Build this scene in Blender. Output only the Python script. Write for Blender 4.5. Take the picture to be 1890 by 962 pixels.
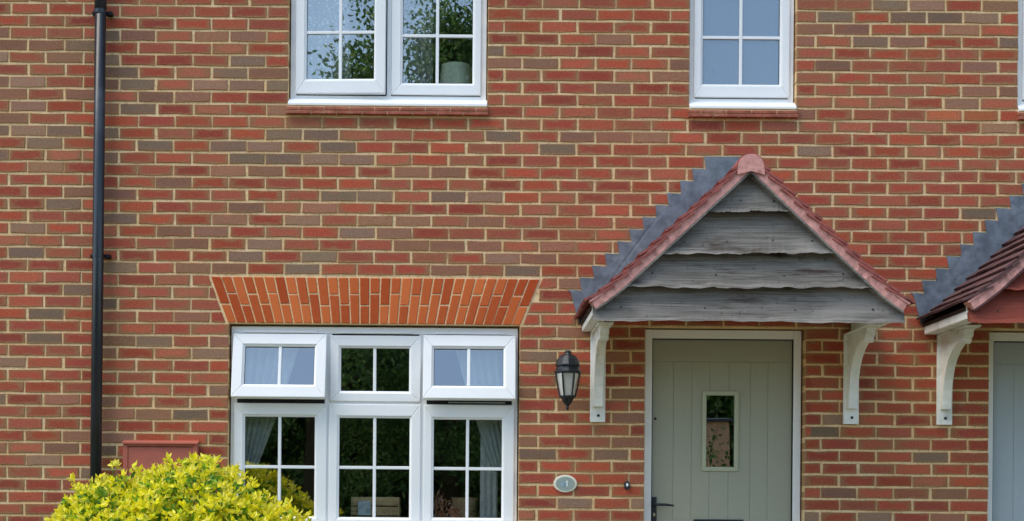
import bpy, math, random
from mathutils import Vector, Matrix
random.seed(7)
S = bpy.context.scene
C = S.collection
for o in list(bpy.data.objects): bpy.data.objects.remove(o)
R = math.radians

# ------------------------------------------------------------------ camera, sky, sun, exposure
cam_d = bpy.data.cameras.new('camera'); cam = bpy.data.objects.new('camera', cam_d); C.objects.link(cam)
cam.location = (0, -8.8, 1.1864)
cam.rotation_euler = (R(90), R(-0.47), 0)
cam_d.sensor_width = 36; cam_d.lens = 50.37
cam_d.shift_x = 0.0344; cam_d.shift_y = 0.2323
cam_d.clip_start = 0.05; cam_d.clip_end = 500
S.camera = cam
W = bpy.data.worlds.new('World'); S.world = W; W.use_nodes = True
wn = W.node_tree.nodes; wl = W.node_tree.links
bg = wn['Background']; sky = wn.new('ShaderNodeTexSky'); sky.sky_type = 'NISHITA'
SUN_EL, SUN_AZ = 62, 252
sky.sun_disc = False; sky.sun_elevation = R(SUN_EL); sky.sun_rotation = R(SUN_AZ)
sky.air_density = 1.0; sky.dust_density = 1.2; sky.ozone_density = 1.0
wl.new(sky.outputs[0], bg.inputs[0]); bg.inputs[1].default_value = 0.15
sun_d = bpy.data.lights.new('sun', 'SUN'); sun = bpy.data.objects.new('sun', sun_d); C.objects.link(sun)
sun_d.energy = 1.5; sun_d.angle = R(50); sun_d.color = (1, .96, .90)
sd = Vector((math.sin(R(SUN_AZ)) * math.cos(R(SUN_EL)), math.cos(R(SUN_AZ)) * math.cos(R(SUN_EL)), math.sin(R(SUN_EL))))
sun.rotation_euler = sd.to_track_quat('Z', 'Y').to_euler()
sun.location = sd * 30
S.view_settings.view_transform = 'Standard'; S.view_settings.look = 'None'
S.view_settings.gamma = 1; S.view_settings.exposure = 1.24
S.view_settings.use_white_balance = True; S.view_settings.white_balance_temperature = 7000; S.view_settings.white_balance_tint = 7
S.render.resolution_x = 1024; S.render.resolution_y = 521
S.render.engine = 'CYCLES'

# ------------------------------------------------------------------ materials
def lin(r, g, b, k=1.0):
    f = lambda c: ((c / 255) / 12.92 if c <= 10 else (((c / 255) + .055) / 1.055) ** 2.4) * k
    return (f(r), f(g), f(b), 1)
class NT:
    def __init__(s, name):
        s.m = bpy.data.materials.new(name); s.m.use_nodes = True
        s.n = s.m.node_tree.nodes; s.l = s.m.node_tree.links
        s.b = s.n['Principled BSDF']; s.out = s.n['Material Output']
    def new(s, t, **k):
        n = s.n.new(t)
        for a, v in k.items(): setattr(n, a, v)
        return n
    def link(s, a, b): s.l.new(a, b)
    def put(s, sock, v):
        if isinstance(v, bpy.types.NodeSocket): s.link(v, sock)
        else: sock.default_value = v
    def math(s, op, a, b=None, c=None, clamp=False):
        n = s.new('ShaderNodeMath', operation=op); n.use_clamp = clamp
        s.put(n.inputs[0], a)
        if b is not None: s.put(n.inputs[1], b)
        if c is not None: s.put(n.inputs[2], c)
        return n.outputs[0]
    def mix(s, f, a, b, bt='MIX'):
        n = s.new('ShaderNodeMix', data_type='RGBA', blend_type=bt)
        s.put(n.inputs[0], f); s.put(n.inputs[6], a); s.put(n.inputs[7], b)
        return n.outputs[2]
    def noise(s, scale, detail=4, vec=None, rough=.6, dist=0):
        n = s.new('ShaderNodeTexNoise'); n.inputs['Scale'].default_value = scale
        n.inputs['Detail'].default_value = detail; n.inputs['Roughness'].default_value = rough
        n.inputs['Distortion'].default_value = dist
        if vec is not None: s.link(vec, n.inputs['Vector'])
        return n.outputs[0]
    def ramp(s, f, lo, hi, a=0.0, b=1.0):
        n = s.new('ShaderNodeMapRange', interpolation_type='SMOOTHSTEP')
        s.put(n.inputs[0], f); n.inputs[1].default_value = lo; n.inputs[2].default_value = hi
        n.inputs[3].default_value = a; n.inputs[4].default_value = b
        return n.outputs[0]
    def pos(s, sc=(1, 1, 1)):
        g = s.new('ShaderNodeNewGeometry'); m = s.new('ShaderNodeMapping'); m.inputs['Scale'].default_value = sc
        s.link(g.outputs['Position'], m.inputs[0]); return m.outputs[0]
    def bump(s, h, strength, dist=.01):
        n = s.new('ShaderNodeBump'); n.inputs['Strength'].default_value = strength; n.inputs['Distance'].default_value = dist
        s.link(h, n.inputs['Height']); s.link(n.outputs[0], s.b.inputs['Normal'])
    def base(s, col, rough=.6, spec=.3):
        s.put(s.b.inputs['Base Color'], col); s.put(s.b.inputs['Roughness'], rough)
        s.b.inputs['Specular IOR Level'].default_value = spec

def plain(name, col, rough=.5, spec=.35, var=.12, sc=18, bump=.0, metal=0, dirt=None, dirt_amt=.3):
    t = NT(name); p = t.pos()
    n1 = t.noise(sc, 5, p)
    c = t.mix(t.ramp(n1, .25, .75), tuple(x * (1 - var) for x in col[:3]) + (1,), tuple(min(1, x * (1 + var)) for x in col[:3]) + (1,))
    if dirt:
        n2 = t.noise(sc * .35, 6, p, .75)
        c = t.mix(t.math('MULTIPLY', t.ramp(n2, .5, .75), dirt_amt), c, dirt)
    t.base(c, rough, spec); t.b.inputs['Metallic'].default_value = metal
    if bump: t.bump(t.noise(sc * 6, 4, p), bump, .003)
    return t.m

TAN = lin(152, 108, 78)
def brick_mat(name, by_object):
    t = NT(name)
    if by_object:
        a = t.new('ShaderNodeObjectInfo'); col, amt = a.outputs['Color'], a.outputs['Alpha']
    else:
        a = t.new('ShaderNodeAttribute', attribute_name='tone'); col, amt = a.outputs['Color'], a.outputs['Alpha']
    uv = t.new('ShaderNodeUVMap'); sx = t.new('ShaderNodeSeparateXYZ'); t.link(uv.outputs[0], sx.inputs[0])
    p = t.pos()
    eu = t.math('MULTIPLY', t.math('SUBTRACT', 1, t.math('ABSOLUTE', t.math('SUBTRACT', t.math('MULTIPLY', sx.outputs[0], 2), 1))), .055)
    ev = t.math('MULTIPLY', t.math('SUBTRACT', 1, t.math('ABSOLUTE', t.math('SUBTRACT', t.math('MULTIPLY', sx.outputs[1], 2), 1))), .032)
    e = t.math('MINIMUM', eu, ev)
    nb = t.noise(14, 3, p); nf = t.noise(90, 5, p, .7); nm = t.noise(34, 4, p, .65)
    e2 = t.math('ADD', e, t.math('MULTIPLY', t.math('SUBTRACT', nb, .5), .055))
    m = t.math('MULTIPLY', t.ramp(e2, .021, .001), amt)
    c = t.mix(m, col, TAN)
    # sandy smears and dark firing specks
    c = t.mix(t.math('MULTIPLY', t.ramp(nm, .54, .76), .32), c, TAN)
    c = t.mix(t.math('MULTIPLY', t.ramp(t.noise(7, 5, p, .7), .5, .72), .3), c, lin(176, 104, 70))
    c = t.mix(t.math('MULTIPLY', t.ramp(t.noise(150, 2, p), .66, .78), .45), c, (.03, .018, .015, 1))
    ed = t.math('ADD', t.math('MINIMUM', t.math('MULTIPLY', eu, 2), ev), t.math('MULTIPLY', t.math('SUBTRACT', t.noise(70, 4, p, .7), .5), .016))
    c = t.mix(t.math('MULTIPLY', t.ramp(ed, .0055, .0003), .6), c, lin(186, 152, 108))
    v = t.ramp(nf, .25, .75, .76, 1.2)
    hsv = t.new('ShaderNodeHueSaturation'); t.link(c, hsv.inputs['Color']); t.link(v, hsv.inputs['Value'])
    t.base(hsv.outputs[0], .88, .15)
    t.bump(t.math('ADD', nf, t.math('MULTIPLY', nm, .8)), .55, .004)
    return t.m
M_BRICK_O = brick_mat('facing_brick_single', True)
M_BRICK_A = brick_mat('facing_brick_mass', False)

def mortar_mat():
    t = NT('lime_mortar'); p = t.pos()
    n1 = t.noise(5, 5, p); n2 = t.noise(60, 5, p, .7)
    c = t.mix(t.ramp(n1, .3, .7), lin(230, 194, 142), lin(238, 210, 168))
    c = t.mix(t.math('MULTIPLY', t.ramp(n2, .46, .7), .6), c, lin(172, 134, 94))
    t.base(c, .95, .1); t.bump(n2, .8, .005); return t.m
M_MORTAR = mortar_mat()
M_ARCH = None
def arch_mat():
    t = NT('rubbed_orange_brick'); p = t.pos(); oi = t.new('ShaderNodeObjectInfo')
    n1 = t.noise(30, 5, p, .7)
    c = t.mix(oi.outputs['Random'], lin(172, 74, 38), lin(210, 112, 62))
    c = t.mix(t.math('MULTIPLY', t.ramp(n1, .5, .75), .35), c, lin(205, 120, 75))
    c = t.mix(t.math('MULTIPLY', t.ramp(t.noise(11, 4, p), .6, .75), .4), c, lin(150, 98, 62))
    t.base(c, .85, .15); t.bump(n1, .35, .003); return t.m
M_ARCH = arch_mat()
M_SILLB = plain('sill_brick', lin(158, 92, 76), .85, .15, .25, 22, .4, dirt=lin(205, 180, 150), dirt_amt=.5)
M_UPVC = plain('white_upvc', (.86, .87, .875, 1), .32, .45, .02, 4)
M_GASKET = plain('black_gasket', (.012, .012, .014, 1), .6, .2, .1)
M_PIPE = plain('black_plastic_pipe', lin(30, 36, 44), .3, .5, .25, 6, dirt=lin(92, 98, 104), dirt_amt=.35)
M_IRON = plain('black_cast_metal', lin(20, 26, 34), .42, .5, .25, 30, .15, dirt=lin(60, 78, 90), dirt_amt=.5)
M_LEAD = plain('lead_sheet', lin(102, 112, 122), .5, .4, .35, 14, .5, dirt=lin(150, 158, 162), dirt_amt=.7)
M_PINK = plain('pink_verge_mortar', lin(208, 152, 143), .95, .1, .18, 40, .9, dirt=lin(140, 92, 84), dirt_amt=.8)
M_TILE = plain('clay_tile', lin(146, 82, 76), .8, .2, .3, 20, .5, dirt=lin(70, 50, 48), dirt_amt=.7)
M_TILE_D = plain('dark_clay_tile', lin(92, 66, 66), .75, .25, .35, 20, .5, dirt=lin(40, 34, 36), dirt_amt=.7)
M_TRIM = plain('peeling_white_paint', (.83, .84, .80, 1), .6, .3, .05, 14, .2, dirt=lin(120, 124, 112), dirt_amt=.55)
M_DARKWOOD = plain('dark_timber', lin(58, 48, 42), .85, .15, .3, 15, .3)
M_SAGE = plain('sage_door_skin', lin(160, 160, 142), .5, .35, .04, 120, .35)
M_SAGE2 = plain('pale_sage_trim', lin(172, 176, 150), .45, .4, .04, 40)
M_BLUEGREY = plain('blue_grey_door_skin', lin(172, 182, 188), .5, .35, .04, 120, .35)
M_METER = plain('brown_meter_plastic', lin(178, 98, 82), .5, .35, .06, 10, dirt=lin(140, 100, 90), dirt_amt=.3)
M_CERAMIC = plain('pale_ceramic', lin(150, 164, 158), .25, .5, .08, 50)
M_CERAM_RIM = plain('cream_ceramic_rim', lin(226, 222, 205), .3, .5, .05, 50)
M_CERAM_BLUE = plain('blue_ceramic_paint', lin(140, 164, 176), .3, .5, .2, 60)
M_GLAZE_W = plain('white_ceramic_paint', lin(236, 242, 244), .3, .5, .02)
M_FROST = None
M_ROOM = plain('dim_room_wall', lin(120, 118, 110), .9, .1, .08, 3)
M_ROOMF = plain('room_floor', lin(96, 80, 64), .8, .2, .2, 6)
M_NET = None
def wood_mat(name, c0, c1, dark, amt):
    t = NT(name); p = t.pos((1.6, 6, 80)); p2 = t.pos((1.2, 3, 5)); p3 = t.pos((4, 6, 10))
    g = t.noise(2.2, 6, p, .7, .6); b = t.noise(2.2, 5, p2, .6); s = t.noise(6, 4, p3, .6, .8)
    c = t.mix(t.ramp(g, .3, .7), c0, c1)
    c = t.mix(t.ramp(t.noise(1.6, 4, t.pos((.9, 3, 3.5)), .6, .4), .42, .66, 0, .5), c, tuple(min(1, x * 1.35) for x in c1[:3]) + (1,))
    c = t.mix(t.ramp(t.noise(38, 3, t.pos((1, 1, .6))), .62, .76, 0, .5), c, tuple(x * .4 for x in dark[:3]) + (1,))
    c = t.mix(t.math('MULTIPLY', t.ramp(b, .52, .72), amt), c, dark)
    c = t.mix(t.math('MULTIPLY', t.ramp(s, .66, .74), .8), c, tuple(x * .25 for x in dark[:3]) + (1,))
    t.base(c, .85, .18); t.bump(g, .7, .006); return t.m
M_WOOD = wood_mat('weathered_grey_timber', lin(84, 79, 74), lin(138, 134, 127), lin(66, 54, 46), .95)
M_WOODRED = wood_mat('red_brown_stained_timber', lin(120, 58, 48), lin(142, 74, 60), lin(92, 44, 38), .5)
M_CRATE = wood_mat('pale_crate_timber', lin(190, 160, 120), lin(216, 190, 148), lin(150, 122, 90), .4)

def glass_mat(name, ior=1.95, tint=(.92, .945, .94), gain=2.9, wob=.00025):
    t = NT(name); t.n.remove(t.b)
    fr = t.new('ShaderNodeFresnel'); fr.inputs[0].default_value = ior
    gl = t.new('ShaderNodeBsdfGlossy'); gl.inputs['Roughness'].default_value = 0.0; gl.inputs['Color'].default_value = (.95, 1, 1, 1)
    tr = t.new('ShaderNodeBsdfTransparent'); tr.inputs[0].default_value = tint + (1,)
    bp = t.new('ShaderNodeBump'); bp.inputs['Strength'].default_value = 1; bp.inputs['Distance'].default_value = wob
    t.link(t.noise(3.5, 1, t.pos()), bp.inputs['Height']); t.link(bp.outputs[0], gl.inputs['Normal'])
    mx = t.new('ShaderNodeMixShader')
    bf = t.new('ShaderNodeNewGeometry').outputs['Backfacing']      # the pane is a thin slab: reflect once, at the face first met
    t.link(t.math('MULTIPLY', t.math('MULTIPLY', fr.outputs[0], gain, clamp=True), t.math('SUBTRACT', 1, bf)), mx.inputs[0])
    t.link(tr.outputs[0], mx.inputs[1]); t.link(gl.outputs[0], mx.inputs[2]); t.link(mx.outputs[0], t.out.inputs[0])
    return t.m
M_GLASS = glass_mat('window_glass')
def frost_mat():
    t = NT('obscure_glass'); p = t.pos((1, 1, .6))
    n = t.noise(85, 3, p, .6)
    t.base(lin(76, 104, 130), .2, .9); t.b.inputs['IOR'].default_value = 1.9  # blue base: slight glass tint plus the sky's reflection put into the colour
    t.b.inputs['Coat Weight'].default_value = .45; t.b.inputs['Coat Roughness'].default_value = .12
    t.bump(n, .5, .004); return t.m
M_FROST = frost_mat()
def lamp_glass():
    t = NT('opal_lantern_glass'); t.base(lin(205, 205, 196), .2, .5); t.b.inputs['Transmission Weight'].default_value = .25
    return t.m
M_LGLASS = lamp_glass()
def cloth_mat(name, col, pattern=0):
    t = NT(name); p = t.pos()
    c = col
    if pattern:
        v = t.new('ShaderNodeTexVoronoi'); v.inputs['Scale'].default_value = 42; t.link(p, v.inputs['Vector'])
        c = t.mix(t.ramp(v.outputs['Distance'], .25, .5, 0, pattern), col, lin(95, 98, 104))
        c = t.mix(t.ramp(t.noise(26, 3, p), .5, .62, 0, pattern), c, lin(110, 116, 126))
    t.base(c, .9, .1)
    tr = t.new('ShaderNodeBsdfTranslucent'); t.put(tr.inputs[0], c)
    mx = t.new('ShaderNodeMixShader'); mx.inputs[0].default_value = .35
    t.link(t.b.outputs[0], mx.inputs[1]); t.link(tr.outputs[0], mx.inputs[2]); t.link(mx.outputs[0], t.out.inputs[0])
    return t.m
M_NET = cloth_mat('voile_curtain', (.78, .80, .80, 1))
M_PATT = cloth_mat('patterned_curtain', (.84, .84, .83, 1), .75)
M_SHADE = cloth_mat('pale_green_lampshade', lin(232, 242, 226))
def leaf_mat(name, attr=True, col=(.05, .1, .03, 1), trans=.45):
    t = NT(name)
    if attr:
        a = t.new('ShaderNodeAttribute', attribute_name='tone'); c = a.outputs['Color']
    else: c = col
    c = t.mix(t.math('MULTIPLY', t.ramp(t.noise(40, 3, t.pos()), .3, .7), .12), c, (.02, .06, .01, 1))
    t.base(c, .42, .4)
    tr = t.new('ShaderNodeBsdfTranslucent'); t.put(tr.inputs[0], c)
    mx = t.new('ShaderNodeMixShader'); mx.inputs[0].default_value = trans
    t.link(t.b.outputs[0], mx.inputs[1]); t.link(tr.outputs[0], mx.inputs[2]); t.link(mx.outputs[0], t.out.inputs[0])
    return t.m
M_LEAF = leaf_mat('leaf')
M_TREELEAF = leaf_mat('tree_leaf', trans=.6)
M_BARK = plain('bark', lin(86, 72, 58), .95, .1, .35, 12, .8)

# ------------------------------------------------------------------ mesh helpers
class MB:
    def __init__(s): s.v = []; s.f = []; s.uv = None; s.tone = None
    def add(s, vs, fs):
        k = len(s.v); s.v += [tuple(v) for v in vs]; s.f += [tuple(i + k for i in f) for f in fs]; return s
    def box(s, x0, x1, y0, y1, z0, z1):
        return s.add([(x0, y0, z0), (x1, y0, z0), (x1, y1, z0), (x0, y1, z0), (x0, y0, z1), (x1, y0, z1), (x1, y1, z1), (x0, y1, z1)],
                     [(0, 3, 2, 1), (4, 5, 6, 7), (0, 1, 5, 4), (1, 2, 6, 5), (2, 3, 7, 6), (3, 0, 4, 7)])
    def prism(s, poly, y0, y1):           # polygon in X,Z (counter-clockwise seen from -Y), extruded along Y
        n = len(poly)
        return s.add([(x, y0, z) for x, z in poly] + [(x, y1, z) for x, z in poly],
                     [tuple(range(n)), tuple(range(2 * n - 1, n - 1, -1))] + [((i + 1) % n, i, n + i, n + (i + 1) % n) for i in range(n)])
    def prismx(s, poly, x0, x1):          # polygon in Y,Z extruded along X
        n = len(poly)
        return s.add([(x0, y, z) for y, z in poly] + [(x1, y, z) for y, z in poly],
                     [tuple(range(n)), tuple(range(2 * n - 1, n - 1, -1))] + [((i + 1) % n, i, n + i, n + (i + 1) % n) for i in range(n)])
    def tube(s, pts, r, n=12, cap=True):
        rs = r if isinstance(r, (list, tuple)) else [r] * len(pts)
        rings = []; k = len(s.v); P = [Vector(p) for p in pts]
        for i, p in enumerate(P):
            d = (P[min(i + 1, len(P) - 1)] - P[max(i - 1, 0)]).normalized()
            a = d.cross(Vector((0, 0, 1)) if abs(d.z) < .9 else Vector((1, 0, 0))).normalized(); b = d.cross(a)
            for j in range(n):
                t = 2 * math.pi * j / n; s.v.append(tuple(p + (a * math.cos(t) + b * math.sin(t)) * rs[i]))
        for i in range(len(P) - 1):
            for j in range(n):
                s.f.append((k + i * n + j, k + i * n + (j + 1) % n, k + (i + 1) * n + (j + 1) % n, k + (i + 1) * n + j))
        if cap:
            s.f.append(tuple(k + j for j in range(n - 1, -1, -1))); s.f.append(tuple(k + (len(P) - 1) * n + j for j in range(n)))
        return s
    def lathe(s, c, prof, n=12, rot=0):   # prof: (radius, z) list, axis Z through c
        k = len(s.v)
        for r, z in prof:
            for j in range(n):
                t = 2 * math.pi * j / n + rot; s.v.append((c[0] + r * math.cos(t), c[1] + r * math.sin(t), c[2] + z))
        for i in range(len(prof) - 1):
            for j in range(n):
                s.f.append((k + i * n + j, k + i * n + (j + 1) % n, k + (i + 1) * n + (j + 1) % n, k + (i + 1) * n + j))
        s.f.append(tuple(k + j for j in range(n - 1, -1, -1))); s.f.append(tuple(k + (len(prof) - 1) * n + j for j in range(n)))
        return s
    def xf(s, fn): s.v = [tuple(fn(Vector(v))) for v in s.v]; return s
ORG = {}
def wo(o): return ORG.get(o.name, Vector((0, 0, 0))) if o else Vector((0, 0, 0))
def finish(o, name, parent, loc):
    C.objects.link(o); o.parent = parent; ORG[o.name] = Vector(loc); o.location = Vector(loc) - wo(parent); return o
def obj(name, mb, mat, parent=None, bevel=0, smooth=False, loc=None, seg=2):
    loc = Vector(loc) if loc is not None else wo(parent)
    me = bpy.data.meshes.new(name); me.from_pydata([tuple(Vector(v) - loc) for v in mb.v], [], mb.f); me.update()
    if smooth:
        for p in me.polygons: p.use_smooth = True
    me.materials.append(mat)
    o = bpy.data.objects.new(name, me); finish(o, name, parent, loc)
    if bevel:
        b = o.modifiers.new('bevel', 'BEVEL'); b.width = bevel; b.segments = seg; b.limit_method = 'ANGLE'; b.angle_limit = R(40)
    return o
def thing(name, label, cat, loc=(0, 0, 0), group=None):
    o = bpy.data.objects.new(name, None); o.empty_display_size = .1; finish(o, name, None, loc)
    return tag(o, label, cat, group)
def tag(o, label, cat, group=None):
    o['label'] = label; o['category'] = cat
    if group: o['group'] = group
    return o
def struct(o): o['kind'] = 'structure'; return o

# ------------------------------------------------------------------ ground
g = MB(); N = 24
for j in range(N + 1):
    for i in range(N + 1): g.v.append((-60 + 120 * i / N, -80 + 140 * j / N, -.02))
for j in range(N):
    for i in range(N): a = j * (N + 1) + i; g.f.append((a, a + 1, a + N + 2, a + N + 1))
t = NT('lawn'); p = t.pos()
t.base(t.mix(t.ramp(t.noise(2, 6, p), .3, .7), lin(66, 92, 40), lin(96, 112, 58)), .95, .1); t.bump(t.noise(60, 4, p), .9, .03)
struct(obj('ground', g, t.m))
t = NT('paving'); p = t.pos()
t.base(t.mix(t.ramp(t.noise(9, 6, p), .3, .7), lin(150, 140, 126), lin(172, 164, 150)), .9, .15); t.bump(t.noise(50, 4, p), .5, .01)
M_PAVE = t.m
path = struct(obj('path', MB().box(1.0, 2.1, -7, -.05, -.016, .0), M_MORTAR))
for k in range(11):
    for q in range(2):
        obj('paving_slab', MB().box(1.01 + q * .545, 1.545 + q * .545, -.68 - k * .62, -.07 - k * .62, -.012, .02), M_PAVE, path, .004)
struct(obj('bounce_ground', MB().box(-14, 14, -9.5, -1.9, -.018, -.014), plain('bounce_gravel', lin(104, 92, 80), .95, .1, .2, 30, .6)))  # unseen ground, added for the light it bounces onto the house front
struct(obj('road', MB().box(-60, 60, -13.5, -9.6, -.018, -.012), plain('asphalt', (.05, .05, .052, 1), .9, .2, .2, 20, .5)))

# ------------------------------------------------------------------ the three houses of the terrace
X_L, X_R = -2.3275, 2.55           # movement joint behind the downpipe / line between the two front doors
h_left = thing('terraced_house', 'red and grey brick house wall left of the black downpipe', 'house', (-3.6, .1, 0))
h_main = thing('terraced_house', 'red brick house with three-light ground floor window under an orange arch and sage green door', 'house', (.1, .1, 0))
h_right = thing('terraced_house', 'red brick house at the right edge with blue-grey door under red-brown canopy', 'house', (3.6, .1, 0))
WT, WB = 5.40, 0.0
OPEN = {   # x0, x1, z0, z1
    'ground': (-1.533, .256, .975, 2.25), 'upleft': (-1.18, .045, 3.6, 4.8), 'upright': (1.283, 1.943, 3.6, 4.8),
    'door': (1.026, 2.014, .08, 2.25), 'door_r': (3.140, 4.13, .08, 2.25), 'up_r': (3.303, 4.53, 3.6, 4.8)}
def slab(x0, x1, ops, y0, y1):
    xs = sorted({x0, x1} | {v for o in ops for v in o[:2]}); zs = sorted({WB, WT} | {v for o in ops for v in o[2:]})
    inside = lambda x, z: any(o[0] < x < o[1] and o[2] < z < o[3] for o in ops)
    m = MB()
    cell = lambda i, j: 0 <= i < len(xs) - 1 and 0 <= j < len(zs) - 1 and not inside((xs[i] + xs[i + 1]) / 2, (zs[j] + zs[j + 1]) / 2)
    for i in range(len(xs) - 1):
        for j in range(len(zs) - 1):
            if not cell(i, j): continue
            a, b, c, d = xs[i], xs[i + 1], zs[j], zs[j + 1]
            m.add([(a, y0, c), (b, y0, c), (b, y0, d), (a, y0, d)], [(0, 1, 2, 3)]); m.add([(a, y1, c), (b, y1, c), (b, y1, d), (a, y1, d)], [(3, 2, 1, 0)])
            if not cell(i - 1, j): m.add([(a, y0, c), (a, y0, d), (a, y1, d), (a, y1, c)], [(0, 1, 2, 3)])
            if not cell(i + 1, j): m.add([(b, y0, c), (b, y1, c), (b, y1, d), (b, y0, d)], [(0, 1, 2, 3)])
            if not cell(i, j - 1): m.add([(a, y0, c), (a, y1, c), (b, y1, c), (b, y0, c)], [(0, 1, 2, 3)])
            if not cell(i, j + 1): m.add([(a, y0, d), (b, y0, d), (b, y1, d), (a, y1, d)], [(0, 1, 2, 3)])
    return m
MY = .0055
for hs, xa, xb in ((h_left, -7.2, X_L), (h_main, X_L, X_R), (h_right, X_R, 7.4)):
    m = MB()
    for y0, y1, z0, z1 in ((-.28, 4.0, 5.24, 8.0), (8.4, 4.0, 5.24, 8.0)):
        m.prismx([(y0, z0), (y1, z1), (y1, z1 + .16), (y0, z0 + .12)], xa + .001, xb - .001)
    obj('roof', m, plain('roof_tiles', lin(104, 62, 54), .85, .2, .25, 8, .5), hs)
    obj('rear_wall', MB().box(xa + .002, xb - .002, 7.8, 8.1, 0, 5.5), plain('rear_brick', lin(150, 80, 66), .9, .15, .2, 8, .3), hs)
    obj('eaves_soffit', MB().box(xa + .003, xb - .003, -.25, .0, 5.405, 5.43), plain('white_soffit', (.78, .79, .8, 1), .5, .3, .03), hs)
w_left = obj('wall', slab(-4.9, X_L - .004, [], MY, .3), M_MORTAR, h_left)
w_main = obj('wall', slab(X_L + .004, X_R, [OPEN[k] for k in ('ground', 'upleft', 'upright', 'door')], MY, .3), M_MORTAR, h_main)
w_right = obj('wall', slab(X_R + .0005, 5.2, [OPEN[k] for k in ('door_r', 'up_r')], MY, .3), M_MORTAR, h_right)
obj('movement_joint', MB().box(X_L - .007, X_L + .007, .003, .05, 0, WT), plain('buff_sealant', lin(186, 160, 118), .7, .3, .08, 12), h_main)

# notable grey (G) and brown-tan (T) bricks of the facade, read off the photograph (pixel centres), M = red with broad brown patches
PICK = {'G': '53,147 49,191 8,237 50,237 118,237 84,258 117,372 48,418 50,464 140,532 82,579 82,625 20,671 8,737 77,852 150,875 208,57 208,103 463,108 228,127 428,132 258,150 395,153 460,154 515,155 254,197 205,241 518,248 288,265 422,268 490,269 205,286 455,292 515,293 225,400 535,404 490,450 458,472 225,491 203,514 202,558 287,628 390,652 405,720 355,764 200,830 585,247 622,271 587,293 655,294 623,361 690,361 824,363 557,405 657,428 875,455 592,475 560,497 918,93 912,253 1023,276 895,365 925,478 960,500 1637,9 1705,9 1540,32 1675,32 1740,32 1808,32 1605,76 1858,77 1498,278 1810,392 1535,775 1512,799 1723,845 1497,955 1622,955 1003,660 975,838 1123,837 1055,927 1175,927 145,79 205,123 205,147',
        'T': '25,79 88,79 8,101 122,101 25,169 140,169 24,214 8,281 82,303 138,350 115,737 138,807 115,830 5,830 258,62 395,62 460,65 500,133 207,148 292,173 360,174 205,194 515,202 422,313 490,313 322,333 225,355 455,381 424,403 322,425 390,426 354,447 357,493 425,494 355,581 220,627 406,630 200,650 200,740 220,763 286,763 200,785 217,807 757,318 823,319 592,383 690,407 758,408 724,429 755,453 823,454 828,500 1142,74 935,115 1003,116 1255,118 1230,143 1137,165 1058,253 1127,254 1190,255 900,411 895,456 1027,457 990,479 1045,526 1840,10 1500,54 1570,54 1772,54 1670,76 1470,76 1536,122 1805,122 1805,168 1860,168 1772,190 1488,211 1842,235 1548,913 1760,913 1760,957 1060,614 1140,660 1160,729 1055,752 1155,772 1160,816 965,722 950,815',
        'M': '90,33 125,55 145,101 125,281 48,440 115,440 115,464 150,556 45,830 45,875 225,172 200,422 520,381 325,513 225,513 560,224 650,250 850,252 870,271 850,297 722,339 555,361 800,406 1067,208 1018,367 985,390 1058,435 1127,435 1090,457 1090,479 1502,8 1475,32 1500,143 1490,190 1550,190 1705,279 395,741 270,718 905,185 960,185 1120,185 1210,185 880,500 540,430',
        'O': '1740,211 1805,211'}
def wpt(px, py):
    th = R(.47); a, b = px - 880, py - 920
    return (math.cos(th) * a + math.sin(th) * b) / 300.5, 1.1864 - (-math.sin(th) * a + math.cos(th) * b) / 300.5
PICKS = [(k,) + wpt(*map(float, q.split(','))) for k, v in PICK.items() for q in v.split()]
TONE = {'R': [(168, 82, 62), (160, 75, 59), (174, 89, 67), (154, 75, 61), (171, 82, 59), (165, 89, 70)], 'M': [(166, 98, 76), (170, 94, 72)],
        'T': [(152, 110, 86), (144, 104, 82), (156, 108, 86), (140, 102, 84)], 'G': [(136, 111, 92), (146, 116, 95), (124, 103, 86), (152, 117, 96)], 'O': [(184, 104, 70)]}
def brick_tone(k):
    r, g, b = random.choice(TONE[k]); j = random.uniform(.92, 1.08)
    c = lin(r * j, g * j * random.uniform(.97, 1.03), b * j, 1.0)
    al = {'R': random.choice([.45, .75, .9, 1.0]), 'M': 1.0, 'T': .3, 'G': .2, 'O': .5}[k]
    return (c[0], c[1], c[2], al)
def brick_geo(poly, y=0.0, depth=.1, jit=.0028, mid=True):
    # front outline (bl, br, tr, tl) -> worn edge outline, small arris chamfer, sides running back
    (ax, az), (bx, bz), (cx, cz), (dx, dz) = poly
    rj = lambda: random.uniform(-jit, jit)
    out = []
    for (p, q) in ((poly[0], poly[1]), (poly[1], poly[2]), (poly[2], poly[3]), (poly[3], poly[0])):
        out.append((p[0] + rj(), p[1] + rj()))
        if mid and abs(p[0] - q[0]) > .06: out.append(((p[0] + q[0]) / 2 + random.uniform(-.03, .03), (p[1] + q[1]) / 2 + rj() * 1.3))
    cx0 = sum(p[0] for p in out) / len(out); cz0 = sum(p[1] for p in out) / len(out)
    ins = [(x - math.copysign(.003, x - cx0), z - math.copysign(.003, z - cz0)) for x, z in out]
    n = len(out)
    vs = [(x, y, z) for x, z in ins] + [(x, y + .003, z) for x, z in out] + [(x, y + depth, z) for x, z in out]
    fs = [tuple(range(n))] + [((i + 1) % n, i, n + i, n + (i + 1) % n) for i in range(n)] + [(n + (i + 1) % n, n + i, 2 * n + i, 2 * n + (i + 1) % n) for i in range(n)]
    x0, x1 = min(ax, dx), max(bx, cx); z0, z1 = min(az, bz), max(cz, dz)
    uv = [((v[0] - x0) / (x1 - x0), (v[2] - z0) / (z1 - z0)) for v in vs]
    return vs, fs, uv
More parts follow.
